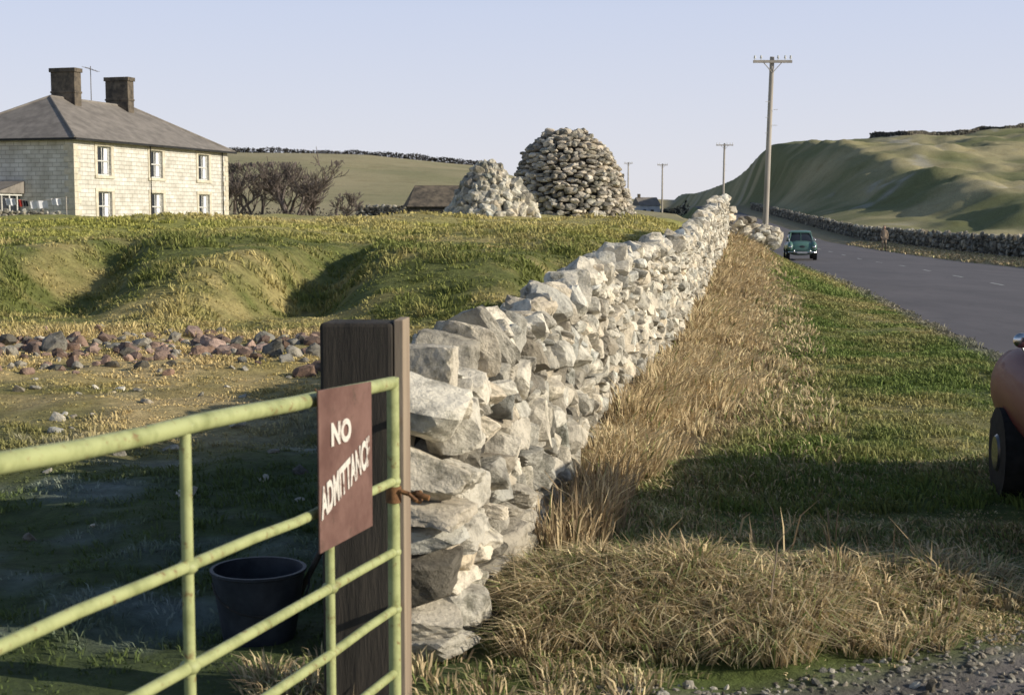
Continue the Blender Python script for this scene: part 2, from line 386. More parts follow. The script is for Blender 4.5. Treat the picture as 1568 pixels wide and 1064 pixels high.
def pfg(s):return (-31.0+s,70+s*.12,float(H(-31.0+s,70+s*.12))-.15)
drywall('garden_stone_wall',pfg,0,8.5,.55,.45,1.5,lambda s:1,.4,mat=M_stonefar)
# hilltop wall follows the ridge line of the right-hand hill
us=np.linspace(.235,.44,60);yc=np.arange(170,330,1.0);rid=[]
for u in us:
    zz=H(u*yc,yc);k=int(np.argmax((zz-EYE)/yc));rid.append(yc[k])
rid=np.array(rid);g=np.ones(15)/15;rid=np.convolve(np.pad(rid,7,mode='edge'),g,'valid')
rx=us*rid
def pfc(s):
    y=float(np.interp(s,rx,rid));return (s,y,float(np.max(H(np.array([s-.8,s,s+.8]),np.array([y,y,y]))))-.25)
drywall('hilltop_stone_wall',pfc,float(rx[4]),float(rx[-2]),1.15,.6,2.4,lambda s:1,.12,mat=M_stonefar,cope=False)
# ------------------------------------------------ beehive stone dome
S=Stones();cx,cy=2.5,60.;cz=float(H(cx,cy))-.1;Hd=3.7
fr=[0,.12,.23,.5,.77,.90,.97,1.0];rf=[1.0,.965,.93,.83,.66,.48,.32,.12]
z=0
while z<Hd:
    h=rng.uniform(.12,.22);r=2.72*np.interp(z/Hd,fr,rf)
    a=rng.uniform(0,6);a_end=a+2*math.pi
    while a<a_end:
        w_=rng.uniform(.20,.55);a+=w_*.95/max(r,.3)
        t=np.array((-math.sin(a),math.cos(a),0));nn=np.array((math.cos(a),math.sin(a),0))
        rr=r-.17+rng.normal()*.045
        S.add((cx-.24*z/Hd+nn[0]*rr,cy+nn[1]*rr,cz+z+h/2+rng.normal()*.05),(w_/2,.22,h/2*rng.uniform(.9,1.7)),rot(t,nn,.14),scol(.40,.10,1.03),2)
    z+=h*.93
for i in range(60):
    a=rng.uniform(0,6.28);r=rng.uniform(0,1.3);S.add((cx-.24+r*math.cos(a),cy+r*math.sin(a),cz+Hd*(1.0-.12*r*r)+.0),(.24,.2,.13),rot(Nn,T,.5),scol(.36),2)
dome=S.obj('beehive_stone_dome',M_stonefar)
c=B();c.ring([[(cx-.24*f+2.72*q*.89*math.cos(2*math.pi*i/32),cy+2.72*q*.89*math.sin(2*math.pi*i/32),cz+f*Hd*.97) for i in range(32)] for f,q in zip(fr,rf)]).obj('rubble_core',M_corestone,dome)
S=Stones();hx,hy=-.95,54.;hz=float(H(hx,hy))-.15
def hh_(x,y):
    r1=math.hypot(x-hx,(y-hy));r2=math.hypot(x-(hx+1.05),y-hy+.1)
    return max(2.35*max(0,1-(r1/1.5)**1.35),1.45*max(0,1-(r2/.85)**1.6),.0)
k=0
while k<620:
    x=hx+rng.uniform(-1.6,2.0);y=hy+rng.uniform(-1.6,1.6);h=hh_(x,y)
    if h<.03:continue
    r=rng.uniform(.11,.25);S.add((x,y,hz+h*rng.uniform(.86,1.0)),(r*1.25,r,r*.75),rot(Nn,T,.7),scol(.46,.1),2);k+=1
heap=S.obj('rubble_stone_heap',M_stonefar)
g=np.linspace(-1.6,2.0,40);gy=np.linspace(-1.6,1.6,36)
V=[(hx+a,hy+b,hz+hh_(hx+a,hy+b)*.85-.05) for b in gy for a in g];id3=np.arange(len(V)).reshape(36,40)
mk('rubble_core',V,np.stack([id3[:-1,:-1],id3[:-1,1:],id3[1:,1:],id3[1:,:-1]],-1).reshape(-1,4),M_corestone,parent=heap)
S=Stones()
for i in range(560):
    x=rng.uniform(-9,-2.0);y=17.3+rng.normal()*1.2+.12*(x+5)
    r=min(abs(rng.normal())*.042+.025,.14)
    c=scol(.20,.07);c=(c[0]*1.12,c[1]*.84,c[2]*.8) if rng.random()<.6 else scol(.22,.10)
    S.add((x,y,float(H(x,y))+r*.3),(r*1.3,r*1.1,r*.8),rot(Nn,T,.5),c,2)
for i in range(110):
    x=rng.uniform(-7,-.6);y=rng.uniform(7,19);r=rng.uniform(.02,.055)
    S.add((x,y,float(H(x,y))+r*.2),(r*1.3,r*1.1,r*.6),rot(Nn,T,.5),scol(.38),2)
S.obj('scattered_rubble',M_stone)
S=Stones()
for i in range(3000):
    x=rng.uniform(.3,2.6);y=rng.uniform(4.3,5.9)
    if y>5.27+.25*fbm(x,y,1.,2,3)+(x-1.2)*.34:continue
    r=rng.uniform(.004,.013)*(1.8 if rng.random()<.06 else 1);S.add((x,y,float(H(x,y))+r*.2),(r*1.3,r,r*.7),rot(Nn,T,.6),scol(.28,.09),1)
S.obj('gravel',M_stone)
# ------------------------------------------------ grass
class Grass:
    def __init__(s):s.V=[];s.C=[];s.n=0
    def tufts(s,cx,cy,nb,rad,hgt,lean,colf,wmul=1.0,wind=(-.15,0)):
        cx=np.repeat(cx,nb);cy=np.repeat(cy,nb);n=len(cx)
        hg=np.repeat(hgt,nb) if np.ndim(hgt) else np.full(n,hgt)
        a=rng.uniform(0,2*math.pi,n);r=rad*np.sqrt(rng.uniform(0,1,n))
        x=cx+r*np.cos(a);y=cy+r*np.sin(a);z=H(x,y,False)-.01
        h=hg*rng.uniform(.5,1.15,n)
        lr=lean*rng.uniform(.2,1.2,n)
        lx=np.cos(a)*lr*h+wind[0]*h+rng.normal(0,.14,n)*h;ly=np.sin(a)*lr*h+wind[1]*h+rng.normal(0,.14,n)*h
        w=(.0014+.0005*y)*wmul*rng.uniform(.6,1.3,n)
        th=rng.uniform(0,math.pi,n);wx=np.cos(th)*w;wy=np.sin(th)*w
        v=np.empty((n,5,3))
        v[:,0]=np.stack([x-wx,y-wy,z],1);v[:,1]=np.stack([x+wx,y+wy,z],1)
        mx=x+lx*.35;my=y+ly*.35;mz=z+h*.62
        v[:,2]=np.stack([mx-wx*.8,my-wy*.8,mz],1);v[:,3]=np.stack([mx+wx*.8,my+wy*.8,mz],1)
        v[:,4]=np.stack([x+lx,y+ly,z+h*np.clip(1-.35*lr,.3,1)],1)
        s.V.append(v.reshape(-1,3))
        c=colf(cx,cy,n);c=c*rng.uniform(.65,1.25,(n,1))
        s.C.append(np.repeat(np.clip(c,0.01,.78),5,0));s.n+=n
    def obj(s,name):
        V=np.concatenate(s.V);C=np.concatenate(s.C);b=np.arange(s.n)*5
        F=np.concatenate([np.stack([b,b+1,b+3],1),np.stack([b,b+3,b+2],1),np.stack([b+2,b+3,b+4],1)])
        return mk(name,V,F,M_grass,C)
def gc(mult=1.2):
    return lambda x,y,n:gcol(x,y)*mult
dry=np.array((.70,.56,.34));grn=np.array((.18,.25,.07));brn=np.array((.30,.22,.14))
def drymix(p,pb=.2):
    def f(x,y,n):
        c=mixc(dry,grn,(rng.uniform(0,1,n)<p).astype(float)*rng.uniform(.5,1,n))
        return mixc(c,brn,(rng.uniform(0,1,n)<pb)*.8)
    return f
G=Grass()
n=8500;y=4+18*rng.uniform(0,1,n)**.8;x=iWX(y)-.55-rng.uniform(0,1,n)*(y*.42+iWX(y)+.5)
G.tufts(x,y,11,.06,np.clip(.04+.05*fbm(x,y,.8,2,15)+rng.uniform(-.01,.02,n),.015,.09),.9,gc(1.12))
n=10000;y=19+30*rng.uniform(0,1,n)**1.1;x=iWX(y)-.4-rng.uniform(0,1,n)*(y*.40+iWX(y))
G.tufts(x,y,10,.12,np.clip(.06+.18*fbm(x,y,1.3,2,8)+rng.uniform(0,.08,n),.03,.28),1.1,gc(1.18))
G.obj('field_grass')
G=Grass()
n=2700;y=8.6+32*rng.uniform(0,1,n)**1.1;off=np.abs(rng.normal(0,1,n))*np.interp(y,[8,10.5,13,18,40],[.15,.24,.42,.5,.6])
x=iWX(y)+.06+off
cl=.75+.6*fbm(x,y,.9,2,55)
G.tufts(x,y,24,.11,np.clip(rng.uniform(.18,.46,n)*(1-.4*off)*cl,.05,.5),.75,drymix(.05,.14),wind=(.15,-.15))
n=110;y=6.6+2.0*rng.uniform(0,1,n);x=iWX(y)+.05+rng.uniform(0,1,n)*.3
G.tufts(x,y,14,.08,rng.uniform(.12,.36,n),.5,drymix(.05,.6),wind=(.05,-.1))
n=650;y=9+22*rng.uniform(0,1,n);x=iWX(y)+.7+rng.uniform(0,1,n)*1.0
G.tufts(x,y,20,.14,rng.uniform(.05,.15,n),1.0,drymix(.35))
G.obj('tall_dry_grass')
G=Grass()
n=560;x=rng.uniform(.02,2.1,n);y=5.2+rng.uniform(0,1,n)*1.3
k=(y>5.2+(x-1.2)*.28)&(y<6.45-.12*x)
x=x[k];y=y[k];x=np.maximum(x,iWX(y)+.08)
G.tufts(x,y,70,.08,np.clip(.115+.20*fbm(x,y,.5,2,91)+rng.uniform(-.05,.06,len(x)),.03,.23),1.25,drymix(.30,.15),wind=(-.1,-.3))
n=3400;x=rng.uniform(-.1,3.9,n);y=rng.uniform(5.0,9.3,n);k=(y>5.3+(x-1.2)*.34+.15*rng.normal(size=n))&(x>iWX(y)+.03);x=x[k];y=y[k]
G.tufts(x,y,20,.07,np.clip(.05+.06*fbm(x,y,.6,2,17),.015,.10),.9,drymix(.78,.1))
n=90;x=rng.uniform(-.9,.5,n);y=rng.uniform(4.5,5.2,n)
G.tufts(x,y,34,.07,rng.uniform(.03,.13,n),1.0,drymix(.4,.3))
n=45;x=rng.uniform(.1,1.8,n);y=rng.uniform(5.4,7.5,n);x=np.maximum(x,iWX(y)+.1)
G.tufts(x,y,2,.03,rng.uniform(.2,.36,n),.5,drymix(0,.5),1.2)
G.obj('grass_tussocks')
G=Grass()
n=14000;y=8+24*rng.uniform(0,1,n)**1.1;wx=iWX(y)+.8;x=wx+(iL(y)-wx)*rng.uniform(0,1,n)
G.tufts(x,y,10,.06,np.clip(.05+.07*fbm(x,y,1.1,2,6)+rng.uniform(-.02,.03,n),.015,.12),.9,gc(1.15))
n=4500;y=30+45*rng.uniform(0,1,n);wx=iWX(y)+.4;x=wx+(iL(y)-wx)*rng.uniform(0,1,n)
G.tufts(x,y,8,.15,rng.uniform(.05,.18,n),.8,gc(1.2))
n=2500;y=50+60*rng.uniform(0,1,n);x=iR(y)+.2+rng.uniform(0,1,n)*2.8
G.tufts(x,y,7,.15,rng.uniform(.08,.2,n),.8,drymix(.15))
G.obj('verge_grass')
c=B();p=Vector((.99,5.33,float(H(.99,5.33))-.02));rr_=random.Random(4)
def stem(p,d,l,r,dep):
    for i in range(5):
        d=(d+Vector((rr_.gauss(0,.1),rr_.gauss(0,.06),.05))).normalized();q=p+d*l/5;c.tube(p,q,r,r*.85,k=6);r*=.85;p=q
        if dep<2 and i>1 and rr_.random()<.7:stem(p,(d+Vector((rr_.choice([-1,1])*.8,0,.1))).normalized(),l*.3,r*.6,dep+1)
stem(p,Vector((.03,0,1)),.40,.0065,0);c.obj('dead_plant_stem',M_woodlit)
# ------------------------------------------------ gate post
gp=empty('gate_post',(-.505,4.72,0),math.radians(-4))
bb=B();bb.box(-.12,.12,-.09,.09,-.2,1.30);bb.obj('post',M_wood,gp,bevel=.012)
B().box(.123,.155,-.075,.075,-.1,1.31).obj('sunlit_side_board',M_woodlit,gp,bevel=.004)  # pale board: the post's sunlit right side painted by its colour
# ------------------------------------------------ gate
gt=empty('metal_field_gate')
E=Vector((-.363,4.3,0));D=Vector((-.255,-1,.046))
def gpnt(t,z):return E+D*t+Vector((0,0,z))
zs=[1.143,.84,.62,.44,.24]
g=B()
for i,z in enumerate(zs):
    r=.020 if i==0 else .0135;pr=gpnt(0,z)
    for j in range(1,13):
        q=gpnt(2.95*j/12,z+rng.normal()*.0025);g.tube(pr,q,r,k=14,cap=False);pr=q
g.obj('rails',M_gate,gt,smooth=True)
g=B()
for t in(0,2.95):g.tube(gpnt(t,.12),gpnt(t,1.16),.019,k=14)
for t in(.513,1.305,2.1):g.tube(gpnt(t,.24),gpnt(t,1.14),.013,k=12)
g.obj('stiles',M_gate,gt,smooth=True)
g=B()
for t,zz in((0,.84),(0,.62),(0,.44),(.513,.84),(.513,.62),(1.305,.84),(1.305,.62),(.513,1.143),(1.305,1.143)):
    g.ell(tuple(gpnt(t,zz)),(.023,.023,.018),10,8)
g.obj('weld_joints',M_gate,gt,smooth=True)
g=B();
for z in(.98,.36):
    g.tube(gpnt(-.02,z),gpnt(0,z)+Vector((-.02,.34,0)),.012)
g.obj('hinges',M_rust,gt,smooth=True)
g=B()
pr=None
for i in range(15):
    a=2*math.pi*i/14;q=gpnt(0,.80)+Vector((.035+.05*math.cos(a),.02+.04*math.sin(a),.012*math.sin(a*3)-.015*math.cos(a)))
    if pr:g.tube(pr,q,.007,k=6)
    pr=q
g.tube(gpnt(0,.80)+Vector((.07,0,.0)),gpnt(0,.80)+Vector((.11,-.01,-.01)),.009).tube(gpnt(0,.775),gpnt(0,.825),.024,k=12)
g.obj('chain_fastening',M_rust,gt,smooth=True)
# sign
sg=empty('no_admittance_sign')
off=Vector((.03,-.008,0))
P=[gpnt(.665,.745)+off,gpnt(.28,.752)+off,gpnt(.28,1.168)+off,gpnt(.665,1.172)+off]
nv=(P[1]-P[0]).cross(P[3]-P[0]).normalized()
if nv.dot(Vector((1,-.3,0)))<0:nv=-nv
bb=B();bb.ring([[p for p in P],[p+nv*.006 for p in P]]).obj('board',M_sign,sg,bevel=.002)
ux=(P[1]-P[0]).normalized();uz=(P[3]-P[0]).normalized()
M_let=noise_mat('faded_lettering_mat',(.16,.09,.07),(.62,.58,.52),18,.8,0,lo=.36,hi=.48,detail=10)
def text(txt,size,lx,lz,sx=1,tilt=0):
    cu=bpy.data.curves.new('t','FONT');cu.body=txt;cu.size=size;cu.extrude=0.0006;cu.offset=.004;cu.align_x='CENTER'
    o=bpy.data.objects.new('t',cu);bpy.context.scene.collection.objects.link(o)
    bpy.context.view_layer.update();dg=bpy.context.evaluated_depsgraph_get()
    me=bpy.data.meshes.new_from_object(o.evaluated_get(dg));bpy.data.objects.remove(o)
    Mx=Matrix((ux*sx,uz,nv)).transposed().to_4x4();Mx.translation=P[0]+ux*lx+uz*lz+nv*.0085
    me.transform(Mx@Matrix.Rotation(tilt,4,'Z'));me.materials.clear();me.materials.append(M_let)
    q=bpy.data.objects.new('lettering',me);bpy.context.scene.collection.objects.link(q);q.parent=sg
text('NO',.08,.15,.275,1.15);text('ADMITTANCE',.11,.19,.14,.53,.14)
B().tube(gpnt(.6,1.12)+off,gpnt(.6,1.17),.003).obj('wire',M_rust,sg)
# ------------------------------------------------ bucket
bk=empty('bucket',(-1.0,5.5,float(H(-1.0,5.5))),.3)
c=B();k=28
def circ(r,z):return [(r*math.cos(2*math.pi*i/k),r*math.sin(2*math.pi*i/k),z) for i in range(k)]
c.ring([circ(.14,0),circ(.182,.27),circ(.189,.275),circ(.189,.285),circ(.175,.285),circ(.135,.02)]).obj('pail',M_bucket,bk,smooth=True)
c=B();pr=None
for i in range(13):
    a=math.pi*i/12;p=(.187*math.cos(a),-.09-.11*math.sin(a),.26-.12*math.sin(a))
    if pr:c.tube(pr,p,.004,k=6)
    pr=p
c.obj('handle',M_dark,bk)
B().tube((.1,.0,.05),(.30,.02,.42),.012).obj('stick',M_wood,bk)
# ------------------------------------------------ house
hs=empty('stone_house',(-24.46,80,1.0),math.atan2(.961,.278))
LN,DP,EV,RG=18.3,9.0,4.9,7.7
def wall_with(openings,w0,w1,z0,z1):
    xs_=sorted(set([w0,w1]+[o for q in openings for o in q[:2]]));zs_=sorted(set([z0,z1]+[o for q in openings for o in q[2:]]))
    r=[]
    for i in range(len(xs_)-1):
        for j in range(len(zs_)-1):
            a=(xs_[i]+xs_[i+1])/2;b=(zs_[j]+zs_[j+1])/2
            if not any(q[0]<a<q[1] and q[2]<b<q[3] for q in openings):r.append((xs_[i],xs_[i+1],zs_[j],zs_[j+1]))
    return r
ops=[]
for u in(3.05,8.9,14.9):
    ops.append((u-.72,u+.72,2.95,4.62));ops.append((u-.72,u+.72,.35,2.02))
f=B()
for a0,a1,b0,b1 in wall_with(ops,0,LN,-1.2,EV):f.poly([(a0,0,b0),(a1,0,b0),(a1,0,b1),(a0,0,b1)])
for a0,a1,b0,b1 in ops:
    f.poly([(a0,0,b0),(a0,.25,b0),(a0,.25,b1),(a0,0,b1)]).poly([(a1,0,b0),(a1,.25,b0),(a1,.25,b1),(a1,0,b1)]).poly([(a0,0,b0),(a1,0,b0),(a1,.25,b0),(a0,.25,b0)]).poly([(a0,0,b1),(a1,0,b1),(a1,.25,b1),(a0,.25,b1)])
sops=[(4.2,5.2,.6,1.9)]
for a0,a1,b0,b1 in wall_with(sops,0,DP,-1.2,EV):f.poly([(0,a0,b0),(0,a1,b0),(0,a1,b1),(0,a0,b1)])
f.poly([(LN,0,-1.2),(LN,DP,-1.2),(LN,DP,EV),(LN,0,EV)]).poly([(0,DP,-1.2),(LN,DP,-1.2),(LN,DP,EV),(0,DP,EV)])
me=f.obj('walls',M_block,hs)
d=B();gl=B();wf=B();cu=B()
for a0,a1,b0,b1 in ops:
    d.box(a0-.26,a0-.002,-.05,.02,b0,b1).box(a1+.002,a1+.26,-.05,.02,b0,b1).box(a0-.28,a1+.28,-.07,.02,b1+.002,b1+.20).box(a0-.30,a1+.30,-.10,.02,b0-.18,b0-.002)
    gl.poly([(a0,.20,b0),(a1,.20,b0),(a1,.20,b1),(a0,.20,b1)])
    t=.07;m=(b0+b1)/2;cx_=(a0+a1)/2
    wf.box(a0,a0+t,.13,.19,b0,b1).box(a1-t,a1,.13,.19,b0,b1).box(a0+t,a1-t,.13,.19,b1-t,b1).box(a0+t,a1-t,.13,.19,b0,b0+t).box(a0+t,a1-t,.12,.18,m-.035,m+.035).box(cx_-.03,cx_+.03,.14,.185,b0+t,b1-t)
    cu.poly([(a0+.05,.192,b0+.1),(a0+.34,.192,b0+.1),(a0+.28,.192,b1-.1),(a0+.05,.192,b1-.1)]).poly([(a1-.05,.192,b0+.1),(a1-.5,.192,b0+.1),(a1-.42,.192,b1-.1),(a1-.05,.192,b1-.1)])
gl.poly([(.2,4.2,.6),(.2,5.2,.6),(.2,5.2,1.9),(.2,4.2,1.9)])
d.box(-.06,.02,4.0,4.2,.6,1.9).box(-.06,.02,5.2,5.4,.6,1.9).box(-.06,.02,4.0,5.4,1.902,2.1)
z=-1.0;i=0
while z<EV-.3:
    h=.33;l1,l2=((.62,.36) if i%2 else (.36,.62))
    d.box(-.035,l1,-.035,.03,z,z+h-.02).box(-.035,.03,.032,l2,z,z+h-.02).box(LN-l1,LN+.035,-.035,.03,z,z+h-.02)
    z+=h;i+=1
d.obj('dressed_surrounds_and_quoins',M_dress,hs,bevel=.01)
gl.obj('window_glass',M_glass,hs);wf.obj('window_frames',M_paintw,hs);cu.obj('curtains',M_cloth,hs)
o_=.38
rf_=B();r0=[(-o_,-o_,EV+.02),(LN+o_,-o_,EV+.02),(LN+o_,DP+o_,EV+.02),(-o_,DP+o_,EV+.02)];ra=(4.6,DP/2,RG);rb=(LN-4.6,DP/2,RG)
rf_.poly([r0[0],r0[1],rb,ra]).poly([r0[1],r0[2],rb]).poly([r0[2],r0[3],ra,rb]).poly([r0[3],r0[0],ra]).poly(r0[::-1])
rf_.obj('hipped_slate_roof',M_slate,hs)
gg=B();gg.box(-o_-.1,LN+o_+.1,-o_-.1,-o_-.001,EV-.08,EV+.05).box(-o_-.1,-o_-.001,-o_,DP+o_,EV-.08,EV+.05)
gg.tube((8.1,-.1,-1),(8.1,-.1,EV),.03).tube((LN-.9,-.1,-1),(LN-.9,-.1,EV),.04)
gg.obj('gutters_and_downpipes',M_dark,hs)
gg=B();gg.tube(ra,rb,.09).tube((-o_,-o_,EV+.05),ra,.08).tube((LN+o_,-o_,EV+.05),rb,.08).tube((-o_,DP+o_,EV+.05),ra,.08);gg.obj('ridge_tiles',M_slate,hs)
ch=B()
for u in(6.3,12.3):
    ch.box(u-.36,u+.36,DP/2-.82,DP/2+.82,RG-1.0,9.25).box(u-.43,u+.43,DP/2-.9,DP/2+.9,9.252,9.5).box(u-.4,u+.4,DP/2-.86,DP/2+.86,8.0,8.12)
ch.obj('chimney_stacks',M_chim,hs,bevel=.02)
ae=B();ax=9.0;ae.tube((ax,4.5,RG-.1),(ax,4.5,9.9),.025)
for i in range(4):ae.tube((ax-.4,4.1+i*.25,9.6+.08*i),(ax+.4,4.1+i*.25,9.6+.08*i),.012)
ae.tube((ax,4.0,9.55),(ax,5.0,9.87),.014);ae.obj('tv_aerial',M_chim,hs)
cs=B();cs.box(-2.6,-.01,3.4,7.4,-1,.55).obj('conservatory_base',M_block,hs)
cs=B()
for v in(3.4,4.1,4.8,5.5,6.2,6.9,7.3):cs.box(-2.6,-2.5,v,v+.1,.552,1.75)
for u in(-1.9,-1.2,-.5):cs.box(u,u+.08,3.4,3.48,.552,1.75)
cs.box(-2.65,-.01,3.35,7.45,1.752,1.87);cs.obj('conservatory_frame',M_paintw,hs)
B().box(-2.45,-.05,3.55,7.2,.56,1.74).obj('conservatory_glass',M_glass,hs)
cs=B();cs.poly([(-2.8,3.2,1.9),(-2.8,7.6,1.9),(0,7.6,2.6),(0,3.2,2.6)]).poly([(-2.8,3.2,1.88),(0,3.2,2.58),(0,3.2,1.88)]);cs.obj('conservatory_roof',M_slate,hs)
wl=empty('washing_line',(-25.9,72.5,float(H(-25,72.5))))
c=B();c.tube((0,0,0),(0,0,1.3),.03).tube((3.2,.3,0),(3.2,.3,1.3),.03).tube((0,0,1.26),(1.6,.15,1.05),.01).tube((1.6,.15,1.05),(3.2,.3,1.26),.01);c.obj('posts_and_line',M_pole,wl)
def cloth(x,w,h,mat):
    b2=B();n=8;sag=.21*(1-abs(x+w/2-1.6)/1.6)
    for i in range(n):
        for_=[(x+w*(i+j)/n,.15*x/1.6+.05*math.sin((i+j)*1.3),0) for j in(0,1)]
        zt=1.26-sag;b2.poly([(for_[0][0],for_[0][1],zt),(for_[1][0],for_[1][1],zt),(for_[1][0]+.05,for_[1][1]+.05,zt-h-.03*math.sin(i*1.7+1.7)),(for_[0][0]+.05,for_[0][1]+.05,zt-h-.03*math.sin(i*1.7))])
    b2.obj('washing',mat,wl,smooth=True)
cloth(.2,.5,.34,M_cloth);cloth(.8,.22,.34,M_clothr);cloth(1.05,.25,.3,M_bucket);cloth(1.4,.9,.38,M_cloth);cloth(2.45,.5,.32,M_cloth)
sd=empty('stone_shed',(-4.4,84,.95),.15)
B().box(-1.7,1.7,-1.5,1.5,-.5,1.25).obj('walls',M_corestone,sd)
c=B();c.poly([(-1.9,-1.7,1.2),(1.9,-1.7,1.2),(1.7,0,2.45),(-1.3,0,2.45)]).poly([(-1.9,1.7,1.2),(1.9,1.7,1.2),(1.7,0,2.45),(-1.3,0,2.45)]).poly([(-1.9,-1.7,1.2),(-1.9,1.7,1.2),(-1.3,0,2.45)]).poly([(1.9,-1.7,1.2),(1.9,1.7,1.2),(1.7,0,2.45)])
c.obj('roof',M_chim,sd);B().box(-.5,.3,-1.54,-1.502,-.4,1.1).obj('door',M_dark,sd)
fm=empty('distant_farm_building',(33.2,350,float(H(33.2,350))-.3),.3)
M_paleblue=noise_mat('render_mat',(.45,.47,.52),(.6,.62,.66),1,.9,0)
B().box(-3,2.2,-2.5,2.5,0,3.3).obj('walls',M_paleblue,fm)
c=B();c.poly([(-3.2,-2.8,3.2),(2.4,-2.8,3.2),(2.4,0,5.2),(-3.2,0,5.2)]).poly([(-3.2,2.8,3.2),(2.4,2.8,3.2),(2.4,0,5.2),(-3.2,0,5.2)]).poly([(-3.2,-2.8,3.2),(-3.2,2.8,3.2),(-3.2,0,5.2)]).poly([(2.4,-2.8,3.2),(2.4,2.8,3.2),(2.4,0,5.2)]);c.obj('roof',M_slate,fm)
B().box(-2.2,-1.4,-2.55,-2.51,1,2.2).box(-.2,.6,-2.55,-2.51,1,2.2).obj('windows',M_glass,fm);B().box(-2.6,-2,-.3,.3,4.6,6).obj('chimney',M_chim,fm)
# ------------------------------------------------ poles
def pole(name,x,y,top,arm,lean=(0,0)):
    z0=float(H(x,y))-.2;h=top-z0
    e=empty(name,(x,y,z0))
    c=B();c.tube((0,0,0),(lean[0],lean[1],h),.14,.10,k=14);c.obj('shaft',M_pole,e,smooth=True)
    if arm:
        lx=lean[0];z=h-.22
        c=B();c.box(lx-arm/2,lx+arm/2,-.19,-.10,z-.06,z+.06);c.tube((lx-.45,-.16,z),(lx,-.12,z-.5),.02,k=6).tube((lx+.45,-.16,z),(lx,-.12,z-.5),.02,k=6);c.obj('crossarm',M_pole,e)
        c=B()
        for q in(-.46,-.3,.14,.32,.46):c.tube((lx+arm*q,-.145,z+.06),(lx+arm*q,-.145,z+.16),.018,k=6).tube((lx+arm*q,-.145,z+.14),(lx+arm*q,-.145,z+.27),.055,.035,k=8)
        for k2 in range(5):
            c.tube((lx*(1-k2*.1)+.10,-.1,h-2.0-k2*.35),(lx+.28,-.1,h-2.0-k2*.35),.012,k=5) if k2%2 else c.tube((lx*(1-k2*.1)-.10,-.1,h-2.0-k2*.35),(lx-.28,-.1,h-2.0-k2*.35),.012,k=5)
        c.obj('insulators_and_steps',M_paintw,e)
pole('telegraph_pole',11.5,65,EYE+7.1,1.75,(.22,0))
pole('telegraph_pole.001',23.6,160,EYE+8.0,1.9,(.1,0))
pole('telegraph_pole.002',23.1,220,EYE+7.9,1.6)
pole('telegraph_pole.003',21.1,260,EYE+9.6,1.6)
# ------------------------------------------------ person on the far verge
px_,py_=23.75,91.0;pe=empty('standing_person',(px_,py_,float(H(px_,py_))-.02),math.radians(-12));pe.scale=(.93,.93,.93)
J=[((0,0,.95),.135),((0,0,1.12),.135),((0,-.01,1.33),.15),((0,0,1.46),.07),((0,-.01,1.53),.055),
 ((.17,0,1.40),.065),((.23,.01,1.14),.05),((.22,-.06,.90),.038),((.21,-.08,.82),.035),
 ((-.17,0,1.40),.065),((-.24,.02,1.14),.05),((-.20,-.10,.95),.038),((-.17,-.15,.90),.035),
 ((.09,0,.86),.10),((.10,-.01,.50),.07),((.11,.02,.10),.05),((.12,-.12,.04),.04),
 ((-.09,0,.86),.10),((-.11,-.03,.50),.07),((-.12,.0,.10),.05),((-.13,-.14,.04),.04),
 ((0,0,.72),.17)]
Ed=[(0,1),(1,2),(2,3),(3,4),(2,5),(5,6),(6,7),(7,8),(2,9),(9,10),(10,11),(11,12),(0,13),(13,14),(14,15),(15,16),(0,17),(17,18),(18,19),(19,20),(0,21)]
me=bpy.data.meshes.new('body');me.from_pydata([j[0] for j in J],Ed,[]);bo=bpy.data.objects.new('body',me);sc0=bpy.context.scene.collection;sc0.objects.link(bo);bo.parent=pe
md=bo.modifiers.new('skin','SKIN')
if not me.skin_vertices:
    bm=bmesh.new();bm.from_mesh(me);bm.verts.layers.skin.verify();bm.to_mesh(me);bm.free()
for i,j in enumerate(J):
    me.skin_vertices[0].data[i].radius=(j[1],j[1]*.8)
me.skin_vertices[0].data[0].use_root=True
bo.modifiers.new('sub','SUBSURF').render_levels=2
mcl,nt,b=newmat('clothes_and_skin_mat',.9);N=nt.nodes;tc=N.new('ShaderNodeTexCoord');sp=N.new('ShaderNodeSeparateXYZ');nt.links.new(tc.outputs['Object'],sp.inputs[0])
mr=N.new('ShaderNodeMapRange');mr.inputs[2].default_value=2.0;nt.links.new(sp.outputs[2],mr.inputs[0]);r=N.new('ShaderNodeValToRGB');r.color_ramp.interpolation='CONSTANT'
e=r.color_ramp.elements;e[0].color=(.03,.025,.02,1);e[1].position=.05;e[1].color=(.10,.08,.065,1)
for q,cc in((.30,(.40,.30,.21,1)),(.735,(.45,.28,.2,1))):
    z_=e.new(q);z_.color=cc
nt.links.new(mr.outputs[0],r.inputs[0]);nt.links.new(r.outputs[0],b.inputs['Base Color']);me.materials.append(mcl)
M_skin=noise_mat('skin_mat',(.42,.26,.19),(.5,.32,.24),9,.7,0);M_hair=noise_mat('hair_mat',(.03,.02,.015),(.07,.05,.035),20,.8,0)
B().ell((0,-.01,1.64),(.078,.095,.115)).ell((0,-.105,1.63),(.013,.018,.022),8,6).ell((.08,0,1.63),(.012,.02,.03),8,6).ell((-.08,0,1.63),(.012,.02,.03),8,6).obj('head',M_skin,pe,smooth=True)
B().ell((0,.018,1.675),(.088,.098,.10)).obj('hair',M_hair,pe,smooth=True)
